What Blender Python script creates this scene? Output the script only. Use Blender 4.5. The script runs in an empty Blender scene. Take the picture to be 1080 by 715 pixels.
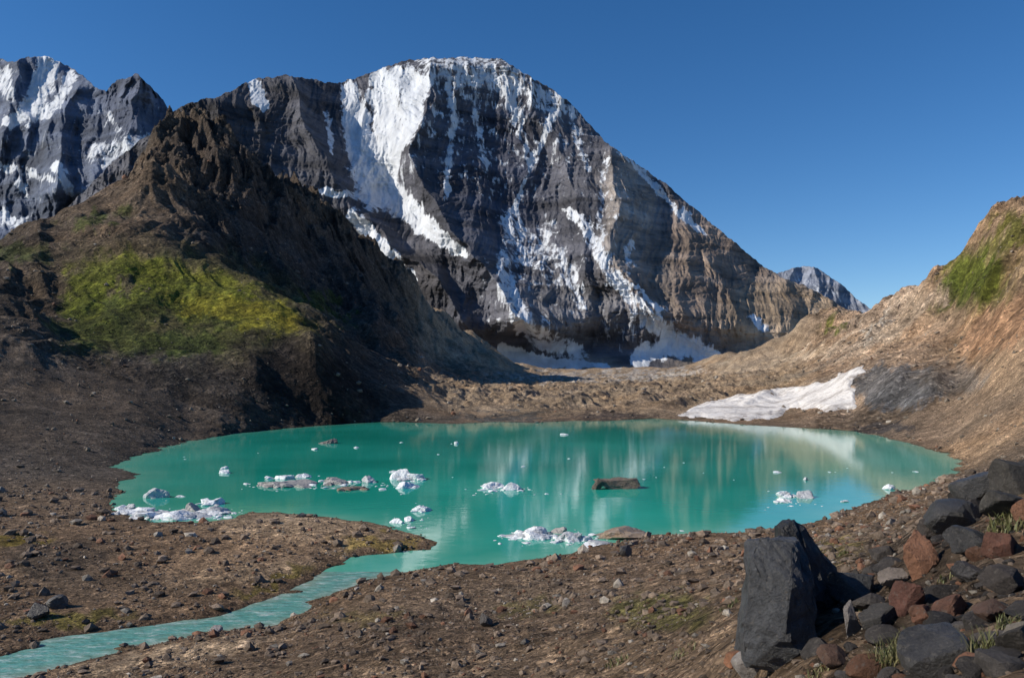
import bpy, bmesh, math, time
import numpy as np
from mathutils import Vector
T0=time.time()
rng=np.random.default_rng(7)
H=20.0; F=831.0; U0=540.0; V0=400.0   # eye height above the lake, survey instrument constants

# ------------------------------------------------------------------ noise
_perm=np.random.default_rng(3).permutation(4096).astype(np.int64)
_ang=np.random.default_rng(4).random(4096)*2*np.pi
_gx=np.cos(_ang); _gy=np.sin(_ang)
def perlin(x,y,seed=0):
    xi=np.floor(x).astype(np.int64); yi=np.floor(y).astype(np.int64)
    xf=x-xi; yf=y-yi
    u=xf*xf*xf*(xf*(xf*6-15)+10); v=yf*yf*yf*(yf*(yf*6-15)+10)
    def g(ix,iy,dx,dy):
        h=_perm[(_perm[(ix+seed*131)&4095]+iy)&4095]
        return _gx[h]*dx+_gy[h]*dy
    a=g(xi,yi,xf,yf); b=g(xi+1,yi,xf-1,yf)
    c=g(xi,yi+1,xf,yf-1); d=g(xi+1,yi+1,xf-1,yf-1)
    return ((a+u*(b-a))+v*((c+u*(d-c))-(a+u*(b-a))))*1.5
def fbm(x,y,o=4,seed=0,gain=0.5,ridged=False):
    s=0;a=1;t=0
    for i in range(o):
        n=perlin(x,y,seed+i)
        if ridged: n=1-2*np.abs(n)
        s=s+a*n; t+=a; a*=gain; x=x*2.03+11.3; y=y*2.03-7.1
    return s/t
def sstep(a,b,x):
    t=np.clip((x-a)/(b-a),0,1); return t*t*(3-2*t)

def rbf_fit(P,val):
    P=np.array(P,float); n=len(P)
    D=np.sqrt(((P[:,None]-P[None])**2).sum(-1))
    A=np.zeros((n+1,n+1)); A[:n,:n]=D-np.eye(n)*0.02; A[n,:n]=1; A[:n,n]=1
    w=np.linalg.solve(A,np.append(val,0))
    def ev(x,y):
        s=np.full(x.shape,w[n])
        for i in range(n): s=s+w[i]*np.sqrt((x-P[i,0])**2+(y-P[i,1])**2)
        return s
    return ev
def bilin(G,xs,ys,x,y):
    ix=np.clip(np.searchsorted(xs,x)-1,0,len(xs)-2); iy=np.clip(np.searchsorted(ys,y)-1,0,len(ys)-2)
    fx=np.clip((x-xs[ix])/(xs[ix+1]-xs[ix]),0,1); fy=np.clip((y-ys[iy])/(ys[iy+1]-ys[iy]),0,1)
    return (G[iy,ix]*(1-fx)+G[iy,ix+1]*fx)*(1-fy)+(G[iy+1,ix]*(1-fx)+G[iy+1,ix+1]*fx)*fy
def blur(G,k):
    for _ in range(k):
        P=np.pad(G,1,mode='edge')
        G=(P[:-2,1:-1]+P[2:,1:-1]+2*P[1:-1,1:-1])/4
        P=np.pad(G,1,mode='edge')
        G=(P[1:-1,:-2]+P[1:-1,2:]+2*P[1:-1,1:-1])/4
    return G

# ------------------------------------------------------------------ mesh helpers
def mesh_from(name,co,faces,mat,cols=None,attrs=None,smooth=True):
    me=bpy.data.meshes.new(name)
    nf,k=faces.shape
    me.vertices.add(len(co)); me.vertices.foreach_set('co',np.ascontiguousarray(co,dtype=np.float32).ravel())
    me.loops.add(nf*k); me.loops.foreach_set('vertex_index',np.ascontiguousarray(faces,dtype=np.int32).ravel())
    me.polygons.add(nf); me.polygons.foreach_set('loop_start',np.arange(0,nf*k,k,dtype=np.int32))
    me.update(calc_edges=True)
    me.polygons.foreach_set('use_smooth',np.full(nf,smooth,dtype=bool))
    if cols is not None:
        a=me.color_attributes.new('Col','FLOAT_COLOR','POINT')
        c=np.ones((len(co),4),np.float32); c[:,:3]=cols; a.data.foreach_set('color',c.ravel())
    if attrs:
        for kx,vx in attrs.items():
            a=me.attributes.new(kx,'FLOAT','POINT'); a.data.foreach_set('value',np.ascontiguousarray(vx,dtype=np.float32))
    me.materials.append(mat)
    ob=bpy.data.objects.new(name,me); bpy.context.scene.collection.objects.link(ob)
    return ob
def grid_faces(nr,nc,flip=False):
    i=np.arange(nr*nc).reshape(nr,nc)
    f=np.stack([i[:-1,:-1],i[:-1,1:],i[1:,1:],i[1:,:-1]],-1).reshape(-1,4)
    return f[:,::-1] if flip else f
def submesh(co,faces,sel,cols,attrs):
    f=faces[sel]; used=np.unique(f); remap=np.full(len(co),-1,np.int64); remap[used]=np.arange(len(used))
    return co[used],remap[f],(cols[used] if cols is not None else None),({k:v[used] for k,v in attrs.items()} if attrs else None)

# ------------------------------------------------------------------ materials
def newmat(name):
    m=bpy.data.materials.new(name); m.use_nodes=True; nt=m.node_tree; nt.nodes.clear()
    o=nt.nodes.new('ShaderNodeOutputMaterial'); b=nt.nodes.new('ShaderNodeBsdfPrincipled')
    nt.links.new(b.outputs[0],o.inputs[0]); return m,nt,b
def N(nt,t,**kw):
    n=nt.nodes.new(t)
    for k,v in kw.items(): setattr(n,k,v)
    return n
def noise(nt,vec,scale,detail=8,rough=0.6,dist=0):
    n=N(nt,'ShaderNodeTexNoise'); n.inputs['Scale'].default_value=scale; n.inputs['Detail'].default_value=detail
    n.inputs['Roughness'].default_value=rough; n.inputs['Distortion'].default_value=dist
    nt.links.new(vec,n.inputs['Vector']); return n.outputs['Fac']
def maprange(nt,src,a,b,c,d):
    n=N(nt,'ShaderNodeMapRange'); nt.links.new(src,n.inputs[0])
    for i,v in enumerate((a,b,c,d)): n.inputs[i+1].default_value=v
    return n.outputs[0]
def math_(nt,op,a,b):
    n=N(nt,'ShaderNodeMath',operation=op)
    for i,s in enumerate((a,b)):
        if isinstance(s,(int,float)): n.inputs[i].default_value=s
        else: nt.links.new(s,n.inputs[i])
    return n.outputs[0]
def mixc(nt,fac,a,b,mode='MIX'):
    n=N(nt,'ShaderNodeMix',data_type='RGBA',blend_type=mode)
    for idx,s in ((0,fac),(6,a),(7,b)):
        if isinstance(s,(int,float)): n.inputs[idx].default_value=s
        elif isinstance(s,tuple): n.inputs[idx].default_value=(*s,1)
        else: nt.links.new(s,n.inputs[idx])
    return n.outputs[2]
def scaled(nt,c,s):
    n=N(nt,'ShaderNodeVectorMath',operation='SCALE'); nt.links.new(c,n.inputs[0]); nt.links.new(s,n.inputs['Scale']); return n.outputs[0]
def bump(nt,h,dist,strength=1,normal=None):
    n=N(nt,'ShaderNodeBump'); n.inputs['Distance'].default_value=dist; n.inputs['Strength'].default_value=strength
    nt.links.new(h,n.inputs['Height'])
    if normal is not None: nt.links.new(normal,n.inputs['Normal'])
    return n.outputs[0]

def ground_mat(name,scales,bumps,vors,var=(0.6,1.42)):
    m,nt,b=newmat(name)
    g=N(nt,'ShaderNodeNewGeometry').outputs['Position']
    nz=N(nt,'ShaderNodeTexNoise'); nz.inputs['Scale'].default_value=vors[0][0]*0.8; nz.inputs['Detail'].default_value=3; nt.links.new(g,nz.inputs['Vector'])
    wv=N(nt,'ShaderNodeVectorMath',operation='MULTIPLY_ADD'); nt.links.new(nz.outputs['Color'],wv.inputs[0]); wv.inputs[1].default_value=(1.2/vors[0][0],)*3; nt.links.new(g,wv.inputs[2])
    gw=wv.outputs[0]
    col=N(nt,'ShaderNodeVertexColor',layer_name='Col').outputs[0]
    c=col
    for s in scales:
        f=noise(nt,g,s,10,0.72)
        c=scaled(nt,c,maprange(nt,f,0.3,0.7,var[0],var[1]))
    nrm=None
    for s,d in bumps: nrm=bump(nt,noise(nt,g,s,12,0.7),d,1,nrm)
    for (s,d,amt) in vors:
        v=N(nt,'ShaderNodeTexVoronoi'); v.inputs['Scale'].default_value=s; nt.links.new(gw,v.inputs['Vector'])
        sp=N(nt,'ShaderNodeSeparateColor'); nt.links.new(v.outputs['Color'],sp.inputs[0])
        stone=maprange(nt,sp.outputs[1],0.45,0.60,0,1)
        dome=math_(nt,'MULTIPLY',maprange(nt,v.outputs['Distance'],0.15,0.62,1,0),stone)
        sh=math_(nt,'ADD',1.0,math_(nt,'MULTIPLY',math_(nt,'SUBTRACT',sp.outputs[0],0.40),math_(nt,'MULTIPLY',stone,amt)))
        c=scaled(nt,c,sh)
        gap=maprange(nt,v.outputs['Distance'],0.45,0.75,1.04,0.82)
        c=scaled(nt,c,gap)
        nrm=bump(nt,dome,d,1,nrm)
    nt.links.new(c,b.inputs['Base Color']); b.inputs['Roughness'].default_value=0.95; b.inputs['Specular IOR Level'].default_value=0.15
    nt.links.new(nrm,b.inputs['Normal'])
    return m
M_ground=ground_mat('gravel_ground',(1.6,0.12),((0.25,1.6),(2.2,0.35)),((0.9,0.35,1.0),(3.2,0.12,1.4),(9.0,0.04,1.4)))
M_hill=ground_mat('hill_scree',(0.22,0.03),((0.03,14.0),(0.2,3.0)),((0.22,1.4,0.9),(0.7,0.6,1.2)))

def mountain_mat(name,sn,band,bdist,rock_spec=0.2):
    m,nt,b=newmat(name)
    g=N(nt,'ShaderNodeNewGeometry').outputs['Position']
    mp=N(nt,'ShaderNodeMapping'); mp.inputs['Scale'].default_value=(1,0.6,0.3); nt.links.new(g,mp.inputs[0])
    st=mp.outputs[0]
    mp3=N(nt,'ShaderNodeMapping'); mp3.inputs['Scale'].default_value=(1,0.5,0.13); nt.links.new(g,mp3.inputs[0])
    mp2=N(nt,'ShaderNodeMapping'); mp2.inputs['Scale'].default_value=(0.12,0.12,1.0); mp2.inputs['Rotation'].default_value=(0,math.radians(-14),0); nt.links.new(g,mp2.inputs[0])
    col=N(nt,'ShaderNodeVertexColor',layer_name='Col').outputs[0]
    f1=noise(nt,st,sn*0.35,10,0.7); f2=noise(nt,mp2.outputs[0],band,8,0.65,0.3)
    c=scaled(nt,col,maprange(nt,f1,0.3,0.7,0.6,1.4))
    c=scaled(nt,c,maprange(nt,f2,0.36,0.64,0.48,1.55))
    a=N(nt,'ShaderNodeAttribute',attribute_name='snow').outputs['Fac']
    n3=noise(nt,st,sn,10,0.75); n4=noise(nt,mp2.outputs[0],band*1.4,6,0.6); n5=noise(nt,mp3.outputs[0],sn*2.2,6,0.65)
    s=math_(nt,'ADD',a,math_(nt,'MULTIPLY',math_(nt,'SUBTRACT',n3,0.5),1.35))
    s=math_(nt,'ADD',s,math_(nt,'MULTIPLY',math_(nt,'SUBTRACT',n5,0.5),1.9))
    s=math_(nt,'ADD',s,math_(nt,'MULTIPLY',math_(nt,'SUBTRACT',n4,0.5),0.8))
    s=maprange(nt,s,0.44,0.68,0,1)
    dirt=maprange(nt,noise(nt,st,sn*0.8,8,0.7),0.3,0.7,0.62,1.0)
    sc=scaled(nt,mixc(nt,0.0,(0.74,0.78,0.84),(0,0,0)),dirt)
    c=mixc(nt,s,c,sc)
    nt.links.new(c,b.inputs['Base Color']); b.inputs['Roughness'].default_value=0.85; b.inputs['Specular IOR Level'].default_value=rock_spec
    h=math_(nt,'ADD',noise(nt,st,sn*0.5,12,0.68),math_(nt,'MULTIPLY',f2,0.6))
    k=math_(nt,'SUBTRACT',1.0,math_(nt,'MULTIPLY',s,0.6))
    bn=N(nt,'ShaderNodeBump'); bn.inputs['Distance'].default_value=bdist; nt.links.new(h,bn.inputs['Height']); nt.links.new(k,bn.inputs['Strength'])
    nt.links.new(bn.outputs[0],b.inputs['Normal'])
    return m

# ------------------------------------------------------------------ WATER OUTLINE (world metres, level 0)
def wp(u,v): Y=H*F/(v-V0); return ((u-U0)*Y/F,Y)
water_uv=[(115,530),(128,543),(165,550),(215,551),(245,546),(262,540),(300,541),(350,545),(400,552),(445,563),(462,572),(455,580),(420,584),(372,588),
(348,600),(325,617),(280,633),(230,649),(180,656),(100,666),(50,675),(0,688),(-120,698),(-300,700),(-300,740),(-120,745),(0,719),(80,699),(140,684),(220,667),(290,657),(322,648),(345,628),(380,613),(430,602),(480,596),
(520,595),(560,590),(600,583),(640,572),(690,564),(740,563),(800,560),(850,552),(875,545),(900,535),(940,522),(980,510),(1008,497),(1012,488),(1000,480),(975,472),(950,466),(925,460),(900,455),(860,452),(800,449),(760,446),(720,443),
(690,441.5),(640,444),(600,444),(560,446),(520,445),(480,447),(430,445.5),(400,445),(350,448),(300,452),(250,457),(205,464),(170,474),(135,485),(121,492),(143,499),(128,514)]
WP=np.array([wp(*p) for p in water_uv])
def water_sd(x,y):
    d2=np.full(x.shape,1e12); ins=np.zeros(x.shape,bool)
    n=len(WP)
    for i in range(n):
        a=WP[i]; b=WP[(i+1)%n]; e=b-a
        t=np.clip(((x-a[0])*e[0]+(y-a[1])*e[1])/(e@e),0,1)
        d2=np.minimum(d2,(x-a[0]-t*e[0])**2+(y-a[1]-t*e[1])**2)
        if a[1]!=b[1]:
            c=((a[1]>y)!=(b[1]>y)); xx=(b[0]-a[0])*(y-a[1])/(b[1]-a[1])+a[0]
            ins^=(c&(x<xx))
    d=np.sqrt(d2); return np.where(ins,-d,d)

# ------------------------------------------------------------------ VALLEY + HILLS HEIGHTFIELD
ctrl=[]
def C(u,*pairs):
    for v,Y in pairs: ctrl.append((u,v,Y))
for u in (-220,0,250,540,800,1080,1300): ctrl.append((u,400+1.75*F/2.2,2.2))
C(-220,(900,20),(745,40),(690,60),(600,80),(560,100),(520,135),(440,200),(330,300),(260,420),(230,600),(260,1000),(330,2000),(380,2800))
C(0,(900,24),(740,45),(690,56),(635,70),(580,90),(545,112),(520,135),(485,170),(450,205),(410,250),(350,310),(310,370),(285,450),(275,560))
C(60,(950,18),(725,45),(620,75),(560,102),(520,135),(480,180),(445,225),(410,270),(378,305),(340,380),(290,480),(255,600))
C(120,(900,20),(710,48),(620,75),(560,102),(510,150),(478,195),(440,245),(400,300),(375,340),(330,400),(270,520),(225,680))
C(200,(880,20),(720,42),(620,74),(560,101),(448,275),(430,300),(400,325),(380,345),(350,395),(310,470),(282,550),(220,760),(165,920))
C(270,(850,20),(715,40),(600,80),(570,95),(444,300),(425,330),(385,345),(360,385),(325,450),(300,530),(280,700),(225,900))
C(330,(830,20),(715,36),(590,84),(565,96),(443,345),(405,362),(365,378),(349,410),(345,470),(335,620),(310,780),(260,1000))
C(400,(800,20),(715,32),(660,46),(565,96),(436,378),(405,405),(392,450),(380,560),(355,760),(325,1050))
C(470,(780,20),(715,29),(640,55),(434,410),(415,560),(403,800),(390,1100),(362,1400))
C(540,(780,18),(715,26),(660,42),(620,62),(434,440),(418,620),(406,1000),(397,1500),(394,1900),(391,2800))
C(620,(800,14),(715,21),(660,34),(610,60),(585,78),(434,440),(418,620),(406,1000),(396,1600),(390,2800))
C(700,(780,12),(715,16),(660,25),(610,45),(580,75),(432,430),(417,600),(404,1000),(395,1600),(389,2800))
C(770,(800,9),(715,12),(660,17),(620,28),(590,50),(570,82),(434,420),(414,560),(397,900),(388,1400))
C(830,(760,7),(690,9.5),(640,13),(605,24),(580,48),(562,86),(440,385),(420,480),(400,700),(380,1000))
C(900,(800,5.2),(715,6.5),(660,9),(615,13),(592,24),(572,45),(552,80),(446,330),(434,372),(398,388),(385,460),(360,800))
C(945,(436,335),(388,352),(380,410),(352,600))
C(960,(780,4.6),(700,6),(640,8.5),(590,12),(560,22),(548,45),(530,85),(520,112),(454,270),(340,640))
C(985,(436,290),(430,305),(392,322),(382,380))
C(1010,(740,4.6),(640,7.5),(570,10.5),(528,15),(525,40),(515,80),(500,125),(466,215),(445,260),(410,320),(370,400),(320,530))
C(1080,(740,4.2),(620,7),(540,10),(500,14),(505,30),(505,80),(495,120),(465,165),(435,205),(390,245),(335,310),(275,400))
C(1180,(730,4.2),(600,7),(520,10),(470,14),(480,40),(470,100),(440,160),(380,220),(290,300))
C(1300,(700,4.2),(580,7),(480,11),(450,20),(440,80),(400,150),(300,220),(230,280))
crestL=[(-220,300,640),(-60,290,650),(0,264,700),(40,240,760),(80,218,820),(110,198,860),(140,172,910),(165,148,950),(185,134,985),(198,126,1000),(213,147,1010),(232,165,1030),(262,180,1080),(300,196,1150),(340,216,1230),(380,246,1310),(410,275,1400),(440,300,1480),(470,330,1600),(510,362,1750),(550,386,1900)]
crestR=[(745,386,1800),(775,374,1600),(810,358,1450),(850,343,1250),(880,330,1100),(905,318,1000),(935,308,900),(960,299,820),(985,282,740),(1010,262,680),(1050,236,580),(1080,214,520),(1180,165,400),(1300,130,330)]
for u,v,Y in crestL+crestR:
    ctrl.append((u,v,Y)); 
    z=H+(V0-v)*Y/F
    for m,k in ((1.12,0.80),(1.4,0.35),(2.2,0.12)):
        if Y*m<2800: ctrl.append((u,V0-(z*k-H)*F/(Y*m),Y*m))
def S(z,Y): return z/(Y+60)
P=[];val=[]
for u,v,Y in ctrl:
    P.append((u/120.0, math.log(Y)*1.7)); val.append(S(H+(V0-v)*Y/F,Y))
for u,v in water_uv[::2]:
    Y=H*F/(v-V0); P.append((u/120.0, math.log(Y)*1.7)); val.append(S(0.5,Y))
ev=rbf_fit(P,np.array(val))
cu=np.linspace(-220,1300,240); cl=np.linspace(math.log(2.2),math.log(2800),300)
CU,CL=np.meshgrid(cu,cl)
CG=blur(ev(CU/120.0,CL*1.7),1)

us=np.concatenate([np.linspace(-220,-4,70),np.linspace(0,1080,880),np.linspace(1084,1300,70)])
segs=[(2.2,4,30),(4,40,420),(40,130,320),(130,330,280),(330,1300,600),(1300,2800,80)]
Yr=np.concatenate([np.exp(np.linspace(math.log(a),math.log(b),n,endpoint=False)) for a,b,n in segs]+[[2800.0]])
nr,nc=len(Yr),len(us)
UU,YY=np.meshgrid(us,Yr)
XX=(UU-U0)*YY/F
Zb=bilin(CG,cu,cl,UU.ravel(),np.log(YY).ravel()).reshape(nr,nc)*(YY+60)
sd=np.full((nr,nc),1e3)
rs=(Yr>38)&(Yr<460)
sd[rs]=water_sd(XX[rs],YY[rs])
# gravel bars that braid the outlet stream
bar=sstep(0.15,0.5,fbm(XX/7,YY/2.6,3,55))*(YY<86)*(YY>45)*(UU<400)
sd=sd+ (perlin(XX/9,YY/9,50)*1.6+perlin(XX/3,YY/3,51)*0.9+perlin(XX/1.2,YY/1.2,52)*0.3)*sstep(0,40,200-np.abs(sd))*np.clip(YY/150,0.4,1.5)+bar*1.6
hill=sstep(6,70,Zb)*sstep(140,260,YY)
dY=np.gradient(Yr)[:,None]; spacing=np.maximum(YY*1.23/F,dY)
# the grassed spur and the slope above it are smooth compared with the crags
calm=sstep(10,60,UU)*(1-sstep(300,370,UU))*sstep(300,380,YY)*(1-sstep(560,700,YY))
calm=np.maximum(calm,(1-sstep(110,190,UU))*sstep(380,450,YY)*0.7)
dz=np.zeros_like(Zb)
L=256.0;i=0
while L>0.2:
    rows=np.where((spacing[:,500]*2.0<L))[0]
    if len(rows):
        r=slice(rows[0],rows[-1]+1)
        w=sstep(2.0,3.8,L/spacing[r])
        x=XX[r]/L+31*i; y=YY[r]/L-17*i
        n=perlin(x,y,i)
        rd=(1-2*np.abs(perlin(x*0.9+3,y*0.9,i+20)))
        hh=hill[r]; km=1-0.5*calm[r]
        if L>=32:
            a=L*(0.085*hh); dz[r]+=w*a*(0.35*n+0.75*(rd-0.4))*np.clip(YY[r]/500,0.4,1.3)*km
        elif L>=8:
            dz[r]+=w*L*(0.030+0.11*hh)*(0.5*n+0.5*(rd-0.3))*sstep(12,60,YY[r])*km
        else:
            dz[r]+=w*L*(0.078+0.05*hh)*(0.7*n+0.3*(rd-0.3))
    L/=2;i+=1
rf=YY[:,0]>200; x=XX[rf]; y=YY[rf]; hh=hill[rf]*(1-0.66*calm[rf])
lw=1-sstep(480,560,UU[rf]); rw=sstep(780,860,UU[rf])
wxx=fbm(x/120,y/120,3,110)*40
cL=x*0.92+y*0.35+wxx; dL=-0.35*x+0.92*y
gul=fbm(cL/48,dL/260,3,112,0.5,True); gul2=fbm(cL/17,dL/90,3,116,0.55,True)
crag=sstep(140,260,Zb[rf])*sstep(110,190,UU[rf])
cR=-0.6*x+0.8*y+wxx*0.6; dR=0.8*x+0.6*y
gr1=fbm(cR/42,dR/240,3,120,0.5,True); gr2=fbm(cR/14,dR/80,3,124,0.55,True)
dz[rf]+=lw*hh*((gul-0.35)*13+(gul2-0.35)*5.0)+lw*crag*((gul-0.3)*22+(gul2-0.3)*13+(fbm(x/13,y/13,3,128,0.6,True)-0.3)*7)
dz[rf]+=rw*hh*((gr1-0.35)*9+(gr2-0.35)*4.0)
hm=sstep(395,500,YY)*(1-hill)*sstep(380,450,UU)*(1-sstep(820,900,UU))
dz+=hm*((fbm(XX/40,YY/70,4,seed=70,ridged=True)-0.1)*8.5+(fbm(XX/12,YY/20,3,seed=74,ridged=True)-0.2)*2.8)
Z=Zb+dz*sstep(0,25,sd+6)
Z=np.maximum(Z,0.25+0.15*perlin(XX/5,YY/5,60))
shore=1-np.exp(-np.clip(sd,0,None)/(2.2+YY*0.012))
Z=np.where(sd>0,Z*shore-0.02,np.maximum(-4,sd*0.35)-0.02)
VV=V0-(Z-H)*F/YY
print('heights',time.time()-T0)
lnY=np.log(Yr)
def ground_z(u,Y): return bilin(Z,us,lnY,np.atleast_1d(np.asarray(u,float)),np.log(np.atleast_1d(np.asarray(Y,float))))
def find_Y(u,v):
    j=int(np.argmin(np.abs(us-u))); col=VV[:,j]
    k=np.where((col<=v)&(Yr>4))[0]
    return float(Yr[k[0]]) if len(k) else 2000.0

# ---- albedo
farw=0.25+0.75*sstep(110,220,YY)
uw=UU+perlin(XX/YY*40,np.log(YY)*18,80)*22+(perlin(XX/YY*150,np.log(YY)*60,81)*9+perlin(XX/YY*420,np.log(YY)*170,84)*5)*farw
vw=VV+perlin(XX/YY*40,np.log(YY)*18,82)*10+(perlin(XX/YY*150,np.log(YY)*60,83)*5+perlin(XX/YY*420,np.log(YY)*170,85)*3)*farw
col=np.empty((nr,nc,3)); col[:]=(0.195,0.136,0.090)
def mixin(m,c):
    global col
    m=m[...,None]; col=col*(1-m)+np.array(c)*m
def blob(u,v,ru,rv,c,a=1,Ymin=0,Ymax=1e9,rot=0,edge=0.5):
    cr,sr=math.cos(math.radians(rot)),math.sin(math.radians(rot))
    du=(uw-u)*cr+(vw-v)*sr; dv=-(uw-u)*sr+(vw-v)*cr
    d=np.sqrt((du/ru)**2+(dv/rv)**2)
    m=(1-sstep(1-edge,1+edge*0.3,d))*a*((YY>Ymin)&(YY<Ymax)); mixin(m,c)
left=(1-sstep(430,520,UU))
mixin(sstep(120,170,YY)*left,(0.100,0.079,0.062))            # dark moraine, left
mixin(sstep(380,430,YY)*sstep(400,470,UU)*(1-sstep(830,900,UU)),(0.27,0.20,0.135))  # valley moraine
mixin(sstep(330,380,YY)*sstep(840,900,UU)*1.0,(0.47,0.33,0.225))
mixin(sstep(150,200,YY)*sstep(960,1010,UU),(0.36,0.245,0.155))
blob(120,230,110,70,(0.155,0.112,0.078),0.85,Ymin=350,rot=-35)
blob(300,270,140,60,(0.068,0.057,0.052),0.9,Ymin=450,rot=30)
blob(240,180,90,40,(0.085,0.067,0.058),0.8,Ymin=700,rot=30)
gr=(0.155,0.170,0.020); gd=(0.072,0.088,0.020); gy=(0.27,0.235,0.028)
blob(200,318,165,66,(0.115,0.105,0.036),0.7,Ymin=250,Ymax=800,rot=10)
blob(110,335,60,44,gd,0.95,Ymin=250,Ymax=700,rot=-20)
blob(95,305,34,32,gr,0.8,Ymin=250,Ymax=700,rot=-40)
blob(210,312,120,34,gr,0.85,Ymin=250,Ymax=800,rot=14)
blob(255,330,85,18,gy,0.9,Ymin=250,Ymax=800,rot=8)
blob(190,362,75,16,gd,0.9,Ymin=250,Ymax=700)
blob(225,340,34,6,gd,0.8,Ymin=250,Ymax=700,rot=10); blob(165,322,26,9,gd,0.8,Ymin=250,Ymax=700)
blob(195,300,18,6,gd,0.8,Ymin=250,Ymax=700,rot=20); blob(130,300,16,10,(0.12,0.09,0.06),0.8,Ymin=250,Ymax=700,rot=40); blob(280,312,30,4,(0.12,0.10,0.05),0.7,Ymin=250,Ymax=800,rot=14)
blob(150,285,60,14,gr,0.7,Ymin=250,Ymax=800,rot=18)
blob(100,232,38,11,gd,0.8,Ymin=350,rot=-15); blob(20,266,38,14,gd,0.7,Ymin=300)
blob(350,325,44,9,gd,0.8,Ymin=500,rot=30)
blob(50,310,22,50,(0.10,0.072,0.052),0.6,Ymin=250,Ymax=600,rot=30)
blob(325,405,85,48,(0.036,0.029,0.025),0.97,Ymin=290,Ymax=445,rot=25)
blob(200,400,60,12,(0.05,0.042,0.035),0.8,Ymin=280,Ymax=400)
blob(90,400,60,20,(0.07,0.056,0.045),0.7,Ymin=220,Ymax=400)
sand=(0.40,0.30,0.205); sd2=(0.30,0.215,0.145)
blob(330,560,130,22,sand,0.9,Ymax=140,Ymin=60,rot=5); blob(250,590,130,24,sd2,0.85,Ymax=140,Ymin=55,rot=-8); blob(260,605,80,10,sand,0.8,Ymax=140,Ymin=55,rot=-8)
blob(120,620,120,18,(0.16,0.118,0.083),0.8,Ymax=100,Ymin=50); blob(60,590,70,25,(0.09,0.07,0.053),0.8,Ymax=130,Ymin=60)
blob(70,652,80,7,(0.14,0.125,0.03),0.8,Ymax=100,Ymin=45,rot=-4); blob(20,570,34,9,(0.20,0.155,0.03),0.85,Ymin=50,Ymax=140)
blob(400,573,60,9,(0.25,0.19,0.045),0.75,Ymin=60,Ymax=130); blob(290,613,55,7,(0.18,0.15,0.035),0.75,Ymin=50,Ymax=130,rot=-20)
blob(180,692,130,13,sand,0.85,Ymax=70,rot=-10); blob(720,600,150,26,(0.25,0.165,0.105),0.6,Ymax=100,rot=-5)
blob(480,665,210,24,(0.135,0.092,0.062),0.6,Ymax=100,rot=-6)
blob(700,645,60,25,(0.13,0.125,0.035),0.7,Ymax=60); blob(560,640,40,10,(0.13,0.11,0.035),0.6,Ymax=70); blob(380,650,50,8,(0.15,0.12,0.04),0.5,Ymax=80)
blob(870,580,60,14,(0.20,0.16,0.055),0.7,Ymax=100)
blob(990,620,130,110,(0.085,0.064,0.048),0.85,Ymax=30)
blob(1040,300,60,35,(0.32,0.235,0.11),0.8,Ymin=200,rot=-40)
blob(1025,290,42,38,(0.12,0.14,0.022),0.95,Ymin=200,rot=-45); blob(1065,245,30,22,(0.16,0.15,0.03),0.9,Ymin=200,rot=-40)
blob(878,340,16,12,(0.14,0.15,0.035),0.9,Ymin=500,rot=-40); blob(1000,315,12,30,(0.09,0.11,0.02),0.7,Ymin=200,rot=30)
blob(940,340,70,22,(0.58,0.45,0.33),0.8,Ymin=400,rot=-38); blob(990,345,50,14,(0.50,0.33,0.21),0.7,Ymin=300,rot=-30)
blob(920,345,6,26,(0.66,0.58,0.48),0.8,Ymin=400,rot=30); blob(860,372,40,8,(0.52,0.41,0.30),0.7,Ymin=400,rot=-15)
blob(945,408,54,26,(0.20,0.19,0.185),0.97,Ymin=280,Ymax=520,edge=0.25); blob(1005,400,40,22,(0.23,0.195,0.165),0.8,Ymin=250,Ymax=520)
blob(1030,440,90,28,(0.25,0.175,0.118),0.8,Ymin=150,Ymax=420,rot=-14)
blob(1055,345,60,28,(0.42,0.245,0.145),0.8,Ymin=250,rot=-30)
blob(930,452,30,7,(0.07,0.06,0.055),0.9,Ymin=200,Ymax=400)
blob(800,385,60,14,(0.36,0.28,0.20),0.7,Ymin=800)
blob(610,398,120,5,(0.36,0.33,0.30),0.7,Ymin=800); blob(700,394,60,4,(0.42,0.39,0.36),0.7,Ymin=1000)
blob(530,441,70,6,(0.09,0.085,0.078),0.9,Ymin=330,Ymax=470); blob(640,439,60,6,(0.08,0.06,0.05),0.9,Ymin=330,Ymax=470)
blob(460,395,60,14,(0.15,0.115,0.085),0.8,Ymin=500); blob(560,415,60,5,(0.34,0.25,0.17),0.7,Ymin=500); blob(700,418,50,4,(0.17,0.13,0.10),0.7,Ymin=500)
rim=np.exp(-np.clip(sd,0,None)/(0.6+YY*0.004))*(sd<60); col*=(1-0.5*rim)[...,None]
nf=0.3+0.7*sstep(110,200,YY)
ng=fbm(XX/35,YY/35,5,seed=90,gain=0.7); col*=np.clip(1+0.6*ng*nf,0.35,1.8)[...,None]
ng=fbm(XX/YY*25,np.log(YY)*22,5,seed=95,gain=0.65); col*=np.clip(1+0.5*ng*nf,0.4,1.7)[...,None]
zb=Z+0.25*XX+fbm(XX/60,YY/60,3,seed=98)*14
bd=fbm(zb/11,zb*0+3.3,3,seed=99,gain=0.7); col*=(1+0.5*bd*hill*(1-0.7*calm))[...,None]
hue=fbm(XX/60+5,YY/60,3,seed=97); col[...,0]*=1+0.12*hue; col[...,2]*=1-0.14*hue
col=np.clip(col,0.012,0.8)
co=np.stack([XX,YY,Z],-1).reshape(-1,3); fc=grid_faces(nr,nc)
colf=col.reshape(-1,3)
Ucen=UU[:-1,:-1].ravel(); Ycen=YY[:-1,:-1].ravel()
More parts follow.
